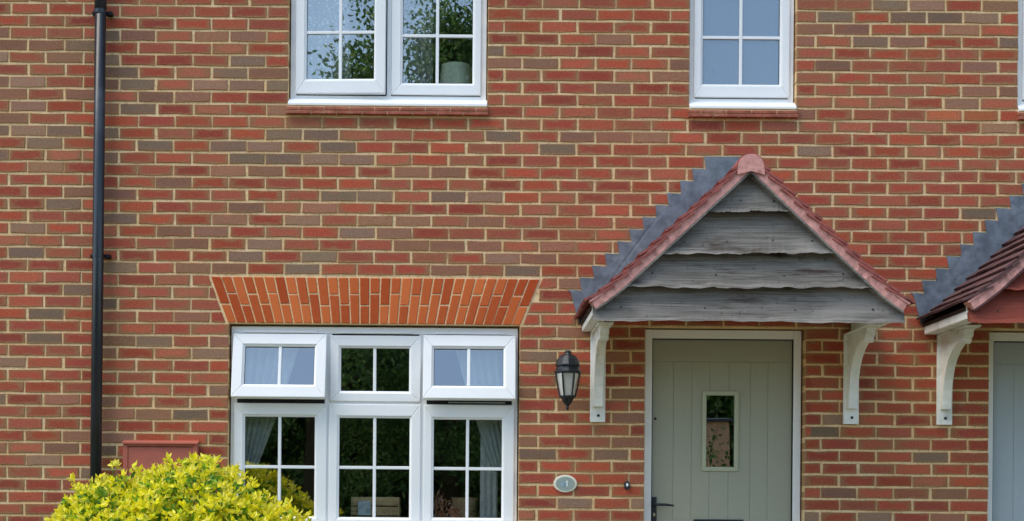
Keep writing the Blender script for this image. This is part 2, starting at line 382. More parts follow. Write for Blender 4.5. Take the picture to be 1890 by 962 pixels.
def brick_mesh(name, vs, fs, uv, mat):
    me = bpy.data.meshes.new(name); me.from_pydata(vs, [], fs); me.update()
    l = me.uv_layers.new(name='UVMap')
    for lp in me.loops: l.data[lp.index].uv = uv[lp.vertex_index]
    me.materials.append(mat); return me
BH, BL, PITCH = .0630, .2130, .225
PROTO = {}
for kind, L in (('full', BL), ('half', BL / 2 - .006)):
    PROTO[kind] = [brick_mesh('brick', *brick_geo([(-L / 2, -BH / 2), (L / 2, -BH / 2), (L / 2, BH / 2), (-L / 2, BH / 2)]), M_BRICK_O) for _ in range(8 if kind == 'full' else 4)]
ALL = []    # dicts of every brick
ARCH = lambda z: (-1.540 - (z - 2.25) * .375, .262 + (z - 2.25) * .405)
def lay():
    for n in range(0, 72):
        z0 = n * .075 + .006; zc = z0 + .03; z1 = z0 + BH
        off = -2.215 if n % 2 else -2.1025
        ph = random.uniform(-.006, .006)
        k0 = int((-4.9 - off) / PITCH) - 1
        joints = [off + PITCH * k for k in range(k0, k0 + 48)]
        for a0, b0 in zip(joints, joints[1:]):
            if n < 30 and b0 > 2.1: a0 -= .06; b0 -= .06
            a = a0 + (ph if abs(a0 - X_L) > .15 else 0) + random.uniform(-.0035, .0035) + .0058; b = b0 + (ph if abs(b0 - X_L) > .15 else 0) + random.uniform(-.0035, .0035) - .0058
            pieces = [(a, b)]
            if a < X_L < b: pieces = [(a, X_L - .0075), (X_L + .0075, b)]
            elif abs(b0 - X_L) < .01: pieces = [(a, X_L - .0075)]
            elif abs(a0 - X_L) < .01: pieces = [(X_L + .0075, b)]
            for (u, v) in pieces:
                dz = .012 if (u + v) / 2 < X_L else 0
                segs = [(u, u, v, v, z0, z1)]     # xl_bottom, xl_top, xr_bottom, xr_top, z0, z1
                for key, (ox0, ox1, oz0, oz1) in OPEN.items():
                    nz = oz0 if key in ('ground', 'door', 'door_r') else oz0 - .075   # tile sill course below the upper windows
                    pad0, pad1 = (0, 0)
                    if key not in ('ground', 'door', 'door_r') and z1 < oz0: pad0 = pad1 = .006
                    ns = []
                    for (lb, lt, rb, rt, q0, q1) in segs:
                        if q1 <= nz + .004 or q0 >= oz1 - .004 or rb <= ox0 - pad0 or lb >= ox1 + pad1: ns.append((lb, lt, rb, rt, q0, q1)); continue
                        if lb < ox0 - pad0: ns.append((lb, lt, ox0 - pad0, ox0 - pad0, q0, q1))
                        if rb > ox1 + pad1: ns.append((ox1 + pad1, ox1 + pad1, rb, rt, q0, q1))
                    segs = ns
                if 30 <= n < 34:     # splayed ends against the flat arch
                    (lA, rA), (lB, rB) = ARCH(z0), ARCH(z1); ns = []
                    for (lb, lt, rb, rt, q0, q1) in segs:
                        if rb <= lB - .012 or lb >= rB + .012: ns.append((lb, lt, rb, rt, q0, q1)); continue
                        if lb < lB - .03: ns.append((lb, lt, min(rb, lA - .012), min(rt, lB - .012), q0, q1))
                        if rb > rB + .03: ns.append((max(lb, rA + .012), max(lt, rB + .012), rb, rt, q0, q1))
                    segs = ns
                for (lb, lt, rb, rt, q0, q1) in segs:
                    if rb - lb < .022 or rt - lt < .015: continue
                    ALL.append(dict(p=(lb, lt, rb, rt, q0 + dz, q1 + dz), xc=(lb + rb) / 2, zc=zc + dz, kind='R'))
lay()
rows = {}
for b in ALL: rows.setdefault(round(b['p'][4], 3) if b['xc'] > X_L else -1, []).append(b)
drop = set()
JX = [v for o_ in OPEN.values() for v in o_[:2]]
for zr_, row in rows.items():
    if zr_ < 0: continue
    row.sort(key=lambda b: b['p'][0])
    for i, b in enumerate(row):
        lb, lt, rb, rt, q0, q1 = b['p']
        if rb - lb < .055 and lb == lt and rb == rt:
            for nb, left in ((row[i - 1] if i else None, True), (row[i + 1] if i + 1 < len(row) else None, False)):
                if nb is None or id(nb) in drop: continue
                P_ = list(nb['p']); gap = lb - P_[2] if left else P_[0] - rb
                if 0 <= gap < .03 and P_[0] == P_[1] and P_[2] == P_[3]:
                    if left: P_[2] = P_[3] = rb
                    else: P_[0] = P_[1] = lb
                    nb['p'] = tuple(P_); nb['xc'] = (P_[0] + P_[2]) / 2; drop.add(id(b)); break
    for b in row:      # close small gaps left at the jambs
        P_ = list(b['p'])
        if P_[0] != P_[1] or P_[2] != P_[3]: continue
        for key, (a0_, a1_, c0_, c1_) in OPEN.items():
            if not (c0_ - .08 < b['zc'] < c1_): continue
            if 0 < a0_ - P_[2] < .04: P_[2] = P_[3] = a0_
            if 0 < P_[0] - a1_ < .04: P_[0] = P_[1] = a1_
        b['p'] = tuple(P_); b['xc'] = (P_[0] + P_[2]) / 2
ALL[:] = [b for b in ALL if id(b) not in drop]
for k, x, z in PICKS:
    best = min(ALL, key=lambda b: (max(0, abs(b['xc'] - x) - .0) ** 2) * .25 + (b['zc'] - z) ** 2)
    if abs(best['zc'] - z) < .06: best['kind'] = k
for b in ALL:     # bricks outside the frame get a plausible mix
    if (b['zc'] > 4.25 or b['zc'] < 1.0 or b['xc'] < -2.95 or b['xc'] > 3.4) and random.random() < .28: b['kind'] = random.choice('GTTM')
    elif b['kind'] == 'R' and random.random() < .07: b['kind'] = 'M'
HOUSES = ((w_left, -9, X_L), (w_main, X_L, X_R), (w_right, X_R, 9))
for wall, xa, xb in HOUSES:
    mine = [b for b in ALL if xa <= b['xc'] < xb]
    vis = lambda b: -2.98 < b['xc'] < 3.36 and 1.0 < b['zc'] < 4.24
    def hidden(b):
        x, z = b['xc'], b['zc']
        return (.62 < x < 2.2 and 2.26 < z < 3.2 and z - 2.2 < min(x - .62, 2.3 - x)) or (-2.37 < x < -2.29) or (-2.3 < x < -.95 and z < 1.2)
    cand = sorted([b for b in mine if vis(b) and not hidden(b)], key=lambda b: (-(round(b['p'][2] - b['p'][0], 1)), abs(b['xc']) + abs(b['zc'] - 2.4)))[:300]
    ids = {id(b) for b in cand}
    for b in cand:
        lb, lt, rb, rt, q0, q1 = b['p']; L = rb - lb; dy = random.uniform(-.0018, .0012)
        rect = abs(lb - lt) < 1e-6 and abs(rb - rt) < 1e-6
        if rect and .19 < L < .235: me = random.choice(PROTO['full']); sx = L / BL
        elif rect and .08 < L < .125: me = random.choice(PROTO['half']); sx = L / (BL / 2 - .006)
        else:
            cx, cz = (lb + rb) / 2, (q0 + q1) / 2
            me = brick_mesh('brick', *brick_geo([(lb - cx, q0 - cz), (rb - cx, q0 - cz), (rt - cx, q1 - cz), (lt - cx, q1 - cz)]), M_BRICK_O); sx = 1
        o = bpy.data.objects.new('brick', me); finish(o, 'brick', wall, (b['xc'], dy, (q0 + q1) / 2)); ORG.pop(o.name, None)
        o.scale.x = sx; o.rotation_euler = (random.uniform(-.012, .012), random.uniform(-.006, .006), random.uniform(-.006, .006))
        o.color = brick_tone(b['kind'])
    vs, fs, uv, tone = [], [], [], []
    for b in mine:
        if id(b) in ids: continue
        lb, lt, rb, rt, q0, q1 = b['p']
        a, f, u = brick_geo([(lb, q0), (rb, q0), (rt, q1), (lt, q1)], random.uniform(-.0018, .0012))
        k = len(vs); vs += a; uv += u; fs += [tuple(i + k for i in ff) for ff in f]; tone += [brick_tone(b['kind'])] * len(a)
    org = wo(wall)
    me = brick_mesh('brickwork', [tuple(Vector(v) - org) for v in vs], fs, uv, M_BRICK_A)
    at = me.attributes.new('tone', 'FLOAT_COLOR', 'POINT')
    for i, c in enumerate(tone): at.data[i].color = c
    o = bpy.data.objects.new('brickwork', me); finish(o, 'brickwork', wall, org); o['kind'] = 'stuff'

# flat arch of orange rubbed bricks
arch = obj('flat_arch', MB().prism([(-1.548, 2.253), (.270, 2.253), (.384, 2.540), (-1.655, 2.540)], .0035, .1), M_MORTAR, h_main)
NA = 31
def apt(f, v, z):        # position along the fan at height fraction v
    l, r = ARCH(2.25 + .285 * v); return (l + (r - l) * f, 2.2555 + .279 * v)
for i in range(NA):
    f0, f1 = (i + .075) / NA, (i + .925) / NA
    cut = (.40 if i % 2 == 0 else .64) + random.uniform(-.02, .02)
    for v0, v1 in ((0.0, cut - .016), (cut + .016, 1.0)):
        pl = [apt(f0, v0, 0), apt(f1, v0, 0), apt(f1, v1, 0), apt(f0, v1, 0)]
        cx = sum(p[0] for p in pl) / 4; cz = sum(p[1] for p in pl) / 4
        vs, fs, uv = brick_geo([(x - cx, z - cz) for x, z in pl], 0, .09, .0008, False)
        o = bpy.data.objects.new('arch_brick', brick_mesh('arch_brick', vs, fs, uv, M_ARCH)); finish(o, 'arch_brick', arch, (cx, random.uniform(-.003, 0), cz))

# ------------------------------------------------------------------ windows
def frame_mb(x0, x1, z0, z1, w, y0, y1, wb=None):
    wb = wb or w; m = MB()
    a, b, c, d = (x0, z0), (x1, z0), (x1, z1), (x0, z1); e, f, g_, h = (x0 + w, z0 + wb), (x1 - w, z0 + wb), (x1 - w, z1 - w), (x0 + w, z1 - w)
    for q in ((a, b, f, e), (b, c, g_, f), (c, d, h, g_), (d, a, e, h)): m.prism(list(q), y0, y1)
    return m
def sash(win, x0, x1, z0, z1, gx0, gx1, gz0, gz1, barx, barz, yF, xf=None, glass=None, name='casement'):
    glass = glass or M_GLASS; ap = (lambda m: m.xf(xf)) if xf else (lambda m: m)
    m = MB()
    for (a, b, c, d, y0, y1, gap) in ((x0, x1, z0, z1, yF, yF + .05, None),):
        ix0, ix1, iz0, iz1 = gx0 - .012, gx1 + .012, gz0 - .012, gz1 + .012
        A, B, Cc, D = (a, c), (b, c), (b, d), (a, d); E, F, G, H = (ix0, iz0), (ix1, iz0), (ix1, iz1), (ix0, iz1)
        for q in ((A, B, F, E), (B, Cc, G, F), (Cc, D, H, G), (D, A, E, H)): m.prism(list(q), y0, y1)
    s = obj(name, ap(m), M_UPVC, win, .004)
    # sloped glazing bead
    bd = MB(); o4 = [(ix0, iz0), (ix1, iz0), (ix1, iz1), (ix0, iz1)]; i4 = [(gx0, gz0), (gx1, gz0), (gx1, gz1), (gx0, gz1)]
    for k in range(4):
        k2 = (k + 1) % 4
        bd.add([(o4[k][0], yF + .003, o4[k][1]), (o4[k2][0], yF + .003, o4[k2][1]), (i4[k2][0], yF + .013, i4[k2][1]), (i4[k][0], yF + .013, i4[k][1]),
                (i4[k2][0], yF + .05, i4[k2][1]), (i4[k][0], yF + .05, i4[k][1])], [(0, 1, 2, 3), (3, 2, 4, 5)])
    obj('glazing_bead', ap(bd), M_UPVC, win)
    gk = frame_mb(gx0 - .001, gx1 + .001, gz0 - .001, gz1 + .001, .0035, yF + .018, yF + .021); obj('gasket', ap(gk), M_GASKET, win)
    yg = yF + .024
    xs = [gx0 - .004] + barx + [gx1 + .004]; zs = [gz0 - .004] + barz + [gz1 + .004]
    for i in range(len(xs) - 1):
        for j in range(len(zs) - 1):
            obj('pane', ap(MB().box(xs[i], xs[i + 1], yg, yg + .004, zs[j], zs[j + 1])), glass, win)
    for x in barx: obj('glazing_bar', ap(MB().box(x - .0095, x + .0095, yg - .012, yg - .0008, gz0, gz1)), M_UPVC, win, .003)
    for z in barz:
        ed = [gx0] + barx + [gx1]
        for i in range(len(ed) - 1):
            obj('glazing_bar', ap(MB().box(ed[i] + (.0095 if i else 0), ed[i + 1] - (.0095 if i < len(ed) - 2 else 0), yg - .011, yg - .0008, z - .0095, z + .0095)), M_UPVC, win, .003)
    return s
def hinge(axis, p, ang):
    m = Matrix.Rotation(ang, 4, axis); p = Vector(p); return lambda v: m @ (v - p) + p

# ground floor three-light window
o0 = OPEN['ground']; FX0, FX1, FZ0, FZ1 = -1.524, .247, .995, 2.238
m = frame_mb(FX0, FX1, FZ0, FZ1, .036, .05, .115)
for xm in (-.9235, -.3415): m.box(xm - .021, xm + .021, .0515, .114, FZ0 + .036, FZ1 - .036)
for xa, xb in ((FX0 + .036, -.9445), (-.9025, -.3625), (-.3205, FX1 - .036)): m.box(xa, xb, .0525, .113, 1.755, 1.79)
gw = obj('window', m, M_UPVC, h_main, .003)
obj('head_trim', MB().box(FX0 + .003, FX1 - .003, .046, .051, 2.196, 2.2365), M_UPVC, gw, .001)
for xa, xb in ((-1.445, -.99), (-.86, -.41), (-.265, .165)):
    obj('trickle_vent', MB().box(xa, xb, .034, .0462, 2.198, 2.213), M_UPVC, gw, .003)
obj('sill', MB().prismx([(.12, .965), (-.055, .965), (-.055, .978), (.04, .993), (.12, .993)], FX0 - .004, FX1 + .004), M_UPVC, gw, .003)
vx = hinge('X', (0, .04, 2.19), R(-12))
sash(gw, -1.507, -.932, 1.783, 2.188, -1.432, -1.004, 1.866, 2.108, [-1.216], [], .024, vx, name='top_hung_vent')
sash(gw, -.912, -.352, 1.778, 2.186, -.845, -.424, 1.843, 2.108, [-.637], [], .038, name='fixed_light')
sash(gw, -.335, .232, 1.783, 2.188, -.270, .157, 1.866, 2.104, [-.056], [], .024, vx, name='top_hung_vent')
sash(gw, -1.503, -.930, 1.006, 1.762, -1.435, -1.004, 1.066, 1.680, [-1.221], [1.371], .038)
sash(gw, -.915, -.350, 1.006, 1.762, -.852, -.418, 1.064, 1.677, [-.634], [1.371], .038)
sash(gw, -.331, .228, 1.006, 1.760, -.269, .152, 1.066, 1.672, [-.060], [1.369], .038)
for xa, xb in ((-1.485, -.945), (-.315, .212)): obj('vent_gap_shade', MB().box(xa, xb, .050, .0523, 1.765, 1.80), M_GASKET, gw)  # flat black strips standing in for the shade under the open vents
obj('friction_stay', MB().box(-.18, .17, .004, .012, 1.772, 1.777), plain('steel', (.6, .6, .6, 1), .3, .5, .05, metal=1), gw)

def upper_window(house, x0, x1, lights, tall, frosted=False, open_first=False):
    z0, z1 = 3.612, 4.79
    m = frame_mb(x0, x1, z0, z1, .036, .05, .115, .055)
    for (l0, l1) in zip(lights, lights[1:]):
        xm = (l0[1] + l1[0]) / 2; m.box(xm - .016, xm + .016, .0515, .114, z0 + .055, z1 - .036)
    w = obj('window', m, M_UPVC, house, .003)
    obj('sill', MB().prismx([(.115, 3.588), (-.022, 3.588), (-.022, 3.603), (.03, 3.640), (.049, 3.642), (.049, 3.611), (.115, 3.611)], x0 - .006, x1 + .006), M_UPVC, w, .003)
    for i, (a, b, ga, gb, gz, bx, bz) in enumerate(lights):
        fx = hinge('Z', (a, .08, 0), R(-2.6)) if (open_first and i == 0) else None
        sash(w, a, b, z0 + .062, z1 - .02, ga, gb, gz, z1 - .11, bx, bz, .030 if fx else .038, fx, M_FROST if frosted else M_GLASS)
        if fx: obj('casement_gap_shade', MB().box(b - .02, b + .006, .0500, .0512, z0 + .06, z1 - .03), M_GASKET, w)  # black strip in place of the shade beside the open casement
    # course of flat tiles laid as an outer sill
    ts = obj('tile_sill', MB().box(x0 - .008, x1 + .008, -.026, .11, 3.536, 3.579), M_MORTAR, house)
    L = .155; x = x0 - .012; row = 0
    for row in range(2):
        x = x0 - .013 - (L / 2 if row else 0); zz = 3.534 + row * .0225
        while x < x1 + .013:
            a, b = max(x, x0 - .013), min(x + L - .006, x1 + .013)
            if b - a > .02: obj('sill_tile', MB().box(a, b, -.034 + random.uniform(-.002, .002), .1, zz, zz + .0185), M_SILLB, ts, .002)
            x += L
    return w
upper_window(h_main, -1.172, .038, [(-1.136, -.582, -1.070, -.652, 3.764, [-.861], [4.052, 4.345]), (-.548, .004, -.480, -.048, 3.747, [-.266], [4.042, 4.338])], 1, open_first=True)
upper_window(h_main, 1.291, 1.935, [(1.318, 1.908, 1.373, 1.848, 3.756, [1.608], [4.046, 4.34])], 1, frosted=True)
upper_window(h_right, 3.312, 4.52, [(3.345, 3.90, 3.412, 3.83, 3.756, [3.62], [4.046, 4.34]), (3.935, 4.487, 4.00, 4.42, 3.756, [4.21], [4.046, 4.34])], 1)

# ------------------------------------------------------------------ rooms behind the glass
def room(house, x0, x1, y1, z0, z1):
    m = MB(); y0 = .3
    m.add([(x0, y0, z0), (x1, y0, z0), (x1, y1, z0), (x0, y1, z0), (x0, y0, z1), (x1, y0, z1), (x1, y1, z1), (x0, y1, z1)],
          [(4, 7, 6, 5), (1, 5, 6, 2), (2, 6, 7, 3), (3, 7, 4, 0)])
    r = obj('room_lining', m, M_ROOM, house)
    obj('floor', MB().box(x0, x1, y0, y1, z0 - .05, z0), M_ROOMF, r); return r
room(h_main, -2.2, .95, 4.2, .1, 2.5); room(h_main, 1.0, 2.4, 3.5, .1, 2.5)
room(h_main, -2.2, .9, 3.8, 2.75, 5.1); room(h_main, .95, 2.45, 2.5, 2.75, 5.1)
room(h_right, 2.9, 4.6, 3.5, .1, 2.5); room(h_right, 2.7, 5.0, 3.5, 2.75, 5.1)
obj('window_board', MB().box(-1.55, .27, .12, .42, .985, 1.012), M_UPVC, h_main, .004)

# ------------------------------------------------------------------ front doors
def minus(x0, x1, z0, z1, h):
    hx0, hx1, hz0, hz1 = h
    if x1 <= hx0 or x0 >= hx1 or z1 <= hz0 or z0 >= hz1: return [(x0, x1, z0, z1)]
    r = []
    if z0 < hz0: r.append((x0, x1, z0, hz0))
    if z1 > hz1: r.append((x0, x1, hz1, z1))
    a, b = max(z0, hz0), min(z1, hz1)
    if x0 < hx0: r.append((x0, hx0, a, b))
    if x1 > hx1: r.append((hx1, x1, a, b))
    return r
def front_door(house, x0, skin, trim, flip=False):
    # x0: left of the frame; frame 0.969 wide
    d = lambda v: x0 + v
    m = MB(); fx1 = d(.969); zb, zt = .10, 2.242
    m.box(d(0), d(.045), .075, .15, zb, zt); m.box(fx1 - .047, fx1, .075, .15, zb, zt); m.box(d(.045), fx1 - .047, .076, .149, 2.188, zt); m.box(d(.045), fx1 - .047, .07, .16, zb, zb + .03)
    hole = (d(.372), d(.576), 1.381, 1.851)
    lm = MB()
    for q in minus(d(.048), fx1 - .050, .135, 2.184, hole): lm.box(q[0], q[1], .107, .15, q[2], q[3])
    door = obj('door', lm, skin, house)
    obj('door_frame', m, M_UPVC, door, .004)
    obj('door_seal', frame_mb(d(.0455), fx1 - .0475, .131, 2.1875, .005, .088, .11), M_GASKET, door)
    ed = [.048, .182, .296, .407, .525, .660, .768, .919]
    obj('top_rail', MB().box(d(.048), fx1 - .05, .102, .1068, 2.047, 2.184), skin, door, .002)
    for a, b in zip(ed, ed[1:]):
        pm = MB()
        for q in minus(d(a) + (.0007 if a > .05 else 0), d(b) - .0007, .137, 2.0455, hole): pm.box(q[0], q[1], .102, .1068, q[2], q[3])
        obj('plank', pm, skin, door, .0008)
    gf = frame_mb(d(.360), d(.586), 1.368, 1.864, .026, .092, .1016)
    obj('glazing_frame', gf, trim, door, .003)
    obj('pane', MB().box(hole[0], hole[1], .112, .117, hole[2], hole[3]), M_GLASS, door)
    if flip: d = lambda v: x0 + .969 - v
    hm = MB().box(*sorted((d(.050), d(.082))), .090, .1018, .93, 1.205) if flip else MB().box(d(.050), d(.082), .090, .1018, .93, 1.205); obj('handle_plate', hm, M_IRON, door, .006)
    obj('handle', MB().tube([(d(.066), .1, 1.157), (d(.066), .052, 1.157), (d(.076), .046, 1.158), (d(.13), .044, 1.157), (d(.182), .047, 1.152)], [.009, .009, .009, .0085, .006], 10), M_IRON, door, smooth=True)
    obj('keyhole', MB().prism([(d(.066) + .008 * math.cos(a * .785), 1.095 + .012 * math.sin(a * .785)) for a in range(8)], .086, .0905), plain('brass', lin(200, 190, 150), .3, .5, .1, metal=1), door)
    obj('letterbox', MB().box(x0 + .312, x0 + .622, .088, .1018, 1.005, 1.068), M_IRON, door, .004)
    obj('security_pin', MB().tube([(d(.07), .1, 1.69), (d(.07), .096, 1.69)], .008, 10), M_GASKET, door)
    obj('doorstep', MB().box(x0 - .02, fx1 + .02, -.28, .07, 0, .095), M_PAVE, house, .008)
    return door
front_door(h_main, 1.035, M_SAGE, M_SAGE2)
front_door(h_right, 3.150, M_BLUEGREY, M_UPVC, True)

# ------------------------------------------------------------------ gabled porch canopies
def canopy(house, xc, half, ze, zr, yf, wood, tilem, dy_boards, seed, brk):
    rnd = random.Random(seed)
    yv = yf - .026; ZS = 2.215                                             # soffit level
    cp = obj('porch_canopy', MB().box(xc - half + .09, xc + half - .09, yf + .05, -.001, ZS + .075, ZS + .085), M_TRIM, house)
    run = half; rise = zr - ze; a0 = math.atan2(rise, run) + R(1.8)
    Lb = .24; L = math.hypot(run, rise) + .004
    def path(side):
        # polyline from eave up to ridge with a flattened foot
        pts = [(0., 0.)]; n = 60; s = 0
        for i in range(n):
            sm = (i + .5) * L / n; k = min(1, sm / Lb); a = a0 - R(11) * (1 - k); pts.append((pts[-1][0] + math.cos(a) * L / n, pts[-1][1] + math.sin(a) * L / n))
        fx, fz = run / pts[-1][0], rise / pts[-1][1]
        def P(s, h):
            u = max(-.08, min(1.0, s / L)) * n; i = max(0, min(n - 1, int(math.floor(u)))); f = u - i
            (xa, za), (xb, zb) = pts[i], pts[i + 1]; x, z = (xa + (xb - xa) * f) * fx, (za + (zb - za) * f) * fz
            tx, tz = (xb - xa) * fx, (zb - za) * fz; q = math.hypot(tx, tz)
            x += -tz / q * h; z += tx / q * h
            return (xc + side * (-run + x), ze + z) if side > 0 else (xc + run - x, ze + z)
        return P
    for side in (1, -1):
        P = path(side)
        def strip(s0, s1, h0, h1, y0, y1, n=16):
            m = MB()
            for i in range(n + 1):
                s = s0 + (s1 - s0) * i / n
                for h in (h0, h1):
                    x, z = P(s, h)
                    for y in (y0, y1): m.v.append((x, y, z))
            for i in range(n):
                a = 4 * i; b = a + 4
                for q in ((0, 1, 5, 4), (2, 6, 7, 3), (0, 4, 6, 2), (1, 3, 7, 5)): m.f.append(tuple(a + k for k in q))
            m.f += [(0, 2, 3, 1), (4 * n, 4 * n + 1, 4 * n + 3, 4 * n + 2)]
            return m
        obj('roof_deck', strip(.0, L, -.022, -.002, yf + .05, -.001), M_DARKWOOD, cp)
        obj('undercloak', strip(.01, L - .01, -.043, -.033, yv - .012, yf + .05), M_WOOD if wood is M_WOOD else M_TILE_D, cp)
        # pink mortar bed, uneven
        mb = strip(.015, L + .0, -.032, .013, yv - .010, yf + .05, 40)
        mb.xf(lambda v: Vector((v.x, v.y + (rnd.uniform(-.004, .003) if v.y < yv + .02 else 0), v.z)))
        obj('verge_mortar', mb, M_PINK, cp)
        nC = 12; g = L / nC; TW = .165
        for c in range(nC):
            s0 = c * g - (.014 if c == 0 else .012); s1 = min(s0 + .185, L - .005)
            y = yv - .022; first = True
            while y < -.02:
                w = TW if not (first and c % 2) else TW * .5
                y1 = min(y + w, -.006); first = False
                m = MB(); hb = .047 + rnd.uniform(-.003, .003); ht = .014
                for (s, h) in ((s0, hb - .014), (s1, ht - .012), (s1, ht), (s0, hb)):
                    x, z = P(s, h)
                    m.v += [(x, y + .001, z), (x, y1 - .001, z)]
                m.f += [(0, 2, 4, 6), (1, 7, 5, 3), (0, 1, 3, 2), (4, 5, 7, 6), (6, 7, 1, 0), (2, 3, 5, 4)]
                obj('roof_tile', m, tilem if y > yf + .05 or tilem is M_TILE_D else M_TILE, cp)
                y = y1
            # slips of mortar packed between the tile ends at the verge
            m = strip(s0 + .02, s1 - .05, .012, .024, yv - .016 + rnd.uniform(-.003, .003), yf + .03, 2); obj('verge_packing', m, M_PINK, cp)
        # side beam carrying the rafters
        xb = xc - side * (half - .06)
        obj('side_beam', MB().box(xb - .045, xb + .045, yf + .035, -.001, ZS + .0005, ZS + .0745), M_TRIM, cp, .004)
        xe = P(.0, -.03)[0]
        obj('eaves_board', MB().box(min(xe, xb), max(xe, xb), yf + .02, -.001, ze - .030, ze - .020), M_TRIM, cp)
    # ridge
    zt = zr - .022
    rm = [(-.082, -.05)] + [(math.cos(math.pi - k * math.pi / 10) * .078, math.sin(k * math.pi / 10) * .074) for k in range(11)] + [(.082, -.05)]
    ys = [yv - .015, yf + .27, yf + .54, -.004]
    for ya, yb in zip(ys, ys[1:]):
        m = MB(); n = len(rm)
        inn = [(x * .84, z * .84 - .008) for x, z in rm]
        for y in (ya + .002, yb - .002):
            m.v += [(xc + x, y, zt + z) for x, z in rm] + [(xc + x, y, zt + z) for x, z in inn]
        for i in range(n - 1):
            m.f += [(i, 2 * n + i, 2 * n + i + 1, i + 1), (n + i, n + i + 1, 3 * n + i + 1, 3 * n + i), (i, i + 1, n + i + 1, n + i), (2 * n + i, 3 * n + i, 3 * n + i + 1, 2 * n + i + 1)]
        m.f += [(0, n, 3 * n, 2 * n), (n - 1, 3 * n - 1, 4 * n - 1, 2 * n - 1)]
        obj('ridge_tile', m, tilem, cp)
    obj('ridge_mortar', MB().prism([(xc + x * .93, zt + z * .93 - .003) for x, z in reversed(rm)] + [(xc, zt - .03)], yv - .022, yf + .03), M_PINK, cp)
    # weatherboards with waney lower edges
    apex = zr - .042; base_h = half - .017
    lim = lambda z: max(0.0, min(base_h, (apex - z) / (apex - (ze - .005)) * (half - .012)))
    lv = [2.176, 2.366, 2.556, 2.790, 3.06]
    for k in range(4):
        zb_, zt_ = lv[k] + dy_boards, min(lv[k + 1] + .035 + dy_boards, apex)
        ybk = yf + .026; yfr = yf - .004 if k < 3 else yf + .002
        wl_, wt_ = lim(zb_), lim(zt_)
        n = 60; low = []; ph = rnd.uniform(0, 9)
        for i in range(n + 1):
            x = -wl_ + 2 * wl_ * i / n
            low.append((x, zb_ + (.004 * math.sin(x * 4.3 + ph) + .003 * math.sin(x * 19 + ph * 2) + .0028 * math.sin(x * 43 + ph * 3) + rnd.uniform(-.003, .003)) * (1 if k else .75)))
        m = MB(); zm = ze - .005
        top = []
        for i in range(n + 1):
            x = low[i][0]
            zlim = zt_ if abs(x) <= wt_ else min(zt_, apex - (abs(x) / (half - .012)) * (apex - zm))
            top.append((x, max(zlim, low[i][1] + .004)))
        for i in range(n + 1):
            x, z = low[i]; X, Z = top[i]; f = (Z - z) / .2
            kz = min(.026 + .006 * math.sin(x * 23 + ph), (Z - z) * .5)
            m.v += [(xc + x, yfr - .028, z), (xc + x, yfr - .012 + rnd.uniform(-.001, .001), z + kz), (xc + X, yfr + .038 * f, Z), (xc + X, ybk + .018, Z), (xc + x, ybk, z + .008)]
        for i in range(n):
            a = 5 * i; b = a + 5
            m.f += [(a + q, b + q, b + (q + 1) % 5, a + (q + 1) % 5) for q in range(5)]
        m.f += [(0, 1, 2, 3, 4), tuple(5 * n + q for q in (4, 3, 2, 1, 0))]
        wb = obj('weatherboard', m, wood, cp)
        for q in (-.82, -.28, .3, .8):
            xn = xc + q * max(.05, lim(zb_ + .08)); zn = zb_ + .075 + rnd.uniform(-.01, .01)
            obj('nail', MB().tube([(xn, yfr + .01, zn), (xn, yfr - .0015, zn)], .0055, 8), M_IRON, cp)
    obj('gable_backing', MB().prism([(xc - base_h + .02, ze - .04), (xc + base_h - .02, ze - .04), (xc, apex - .03)], yf + .046, yf + .06), M_DARKWOOD, cp)
    # stepped lead flashing dressed against the wall
    z = ze + .155; x = half + .062; pl = [(-half - .03, ze - .01), (-half - .062, ze + .165)]
    steps = []
    zz = math.ceil((ze + .16) / .075) * .075 - .004; xs = -(half + .062)
    while zz < zr + .235:
        steps.append((xs, zz)); xs += .0755; zz += .075
    left = [(-half - .005, ze - .005), (-half - .055, steps[0][1] - .075 + .06)]
    for (sx, sz) in steps: left += [(sx + rnd.uniform(-.006, .006) - .012, sz), (sx + .0755, sz - .004 + rnd.uniform(-.002, .002))]
    left = left[:-1] + [(-.09, steps[-1][1])]
    for sg in (1, -1):
        body = [(xc + sg * px, pz) for px, pz in left] + [(xc, steps[-1][1]), (xc, zr - .02)]
        if sg < 0: body = body[::-1]
        m = MB(); n = len(body)
        m.v = [(bx, -.0055 + rnd.uniform(-.002, .001), bz) for bx, bz in body] + [(bx, .006, bz) for bx, bz in body]
        # triangulate from the lower roof line: fan per step
        from mathutils.geometry import tessellate_polygon
        tri = tessellate_polygon([[Vector((bx, bz, 0)) for bx, bz in body]])
        m.f = [tuple(t_) for t_ in tri] + [((i + 1) % n, i, n + i, n + (i + 1) % n) for i in range(n)]
        obj('lead_flashing', m, M_LEAD, cp)
    # brackets
    for bxc in brk:
        br = obj('bracket', MB().box(bxc - .0465, bxc + .0465, -.024, -.001, 1.660, ZS - .002), M_TRIM, cp, .003)
        prof = [(.024, 1.752), (.062, 1.752), (.064, 1.80), (.074, 1.87), (.092, 1.935), (.125, 2.0), (.17, 2.05), (.235, 2.095), (.31, 2.125), (.36, 2.135), (.372, 2.122), (.395, 2.118), (.412, 2.132), (.414, 2.150),
                (.432, 2.150), (.446, 2.164), (.446, 2.185), (.47, 2.19), (.47, ZS - .014), (.024, ZS - .014)]
        m = MB().prismx([(-a, b) for a, b in prof], bxc - .028, bxc + .028)
        for f in m.f[:0]: pass
        obj('brace', m, M_TRIM, cp, .003)
        obj('bracket_cap', MB().box(bxc - .046, bxc + .046, -.52, -.024, ZS - .0135, ZS - .0015), M_TRIM, cp, .003)
        obj('bracket_screw', MB().tube([(bxc + .004, -.0235, 1.70), (bxc + .004, -.0275, 1.70)], .009, 8), M_IRON, cp)
    return cp
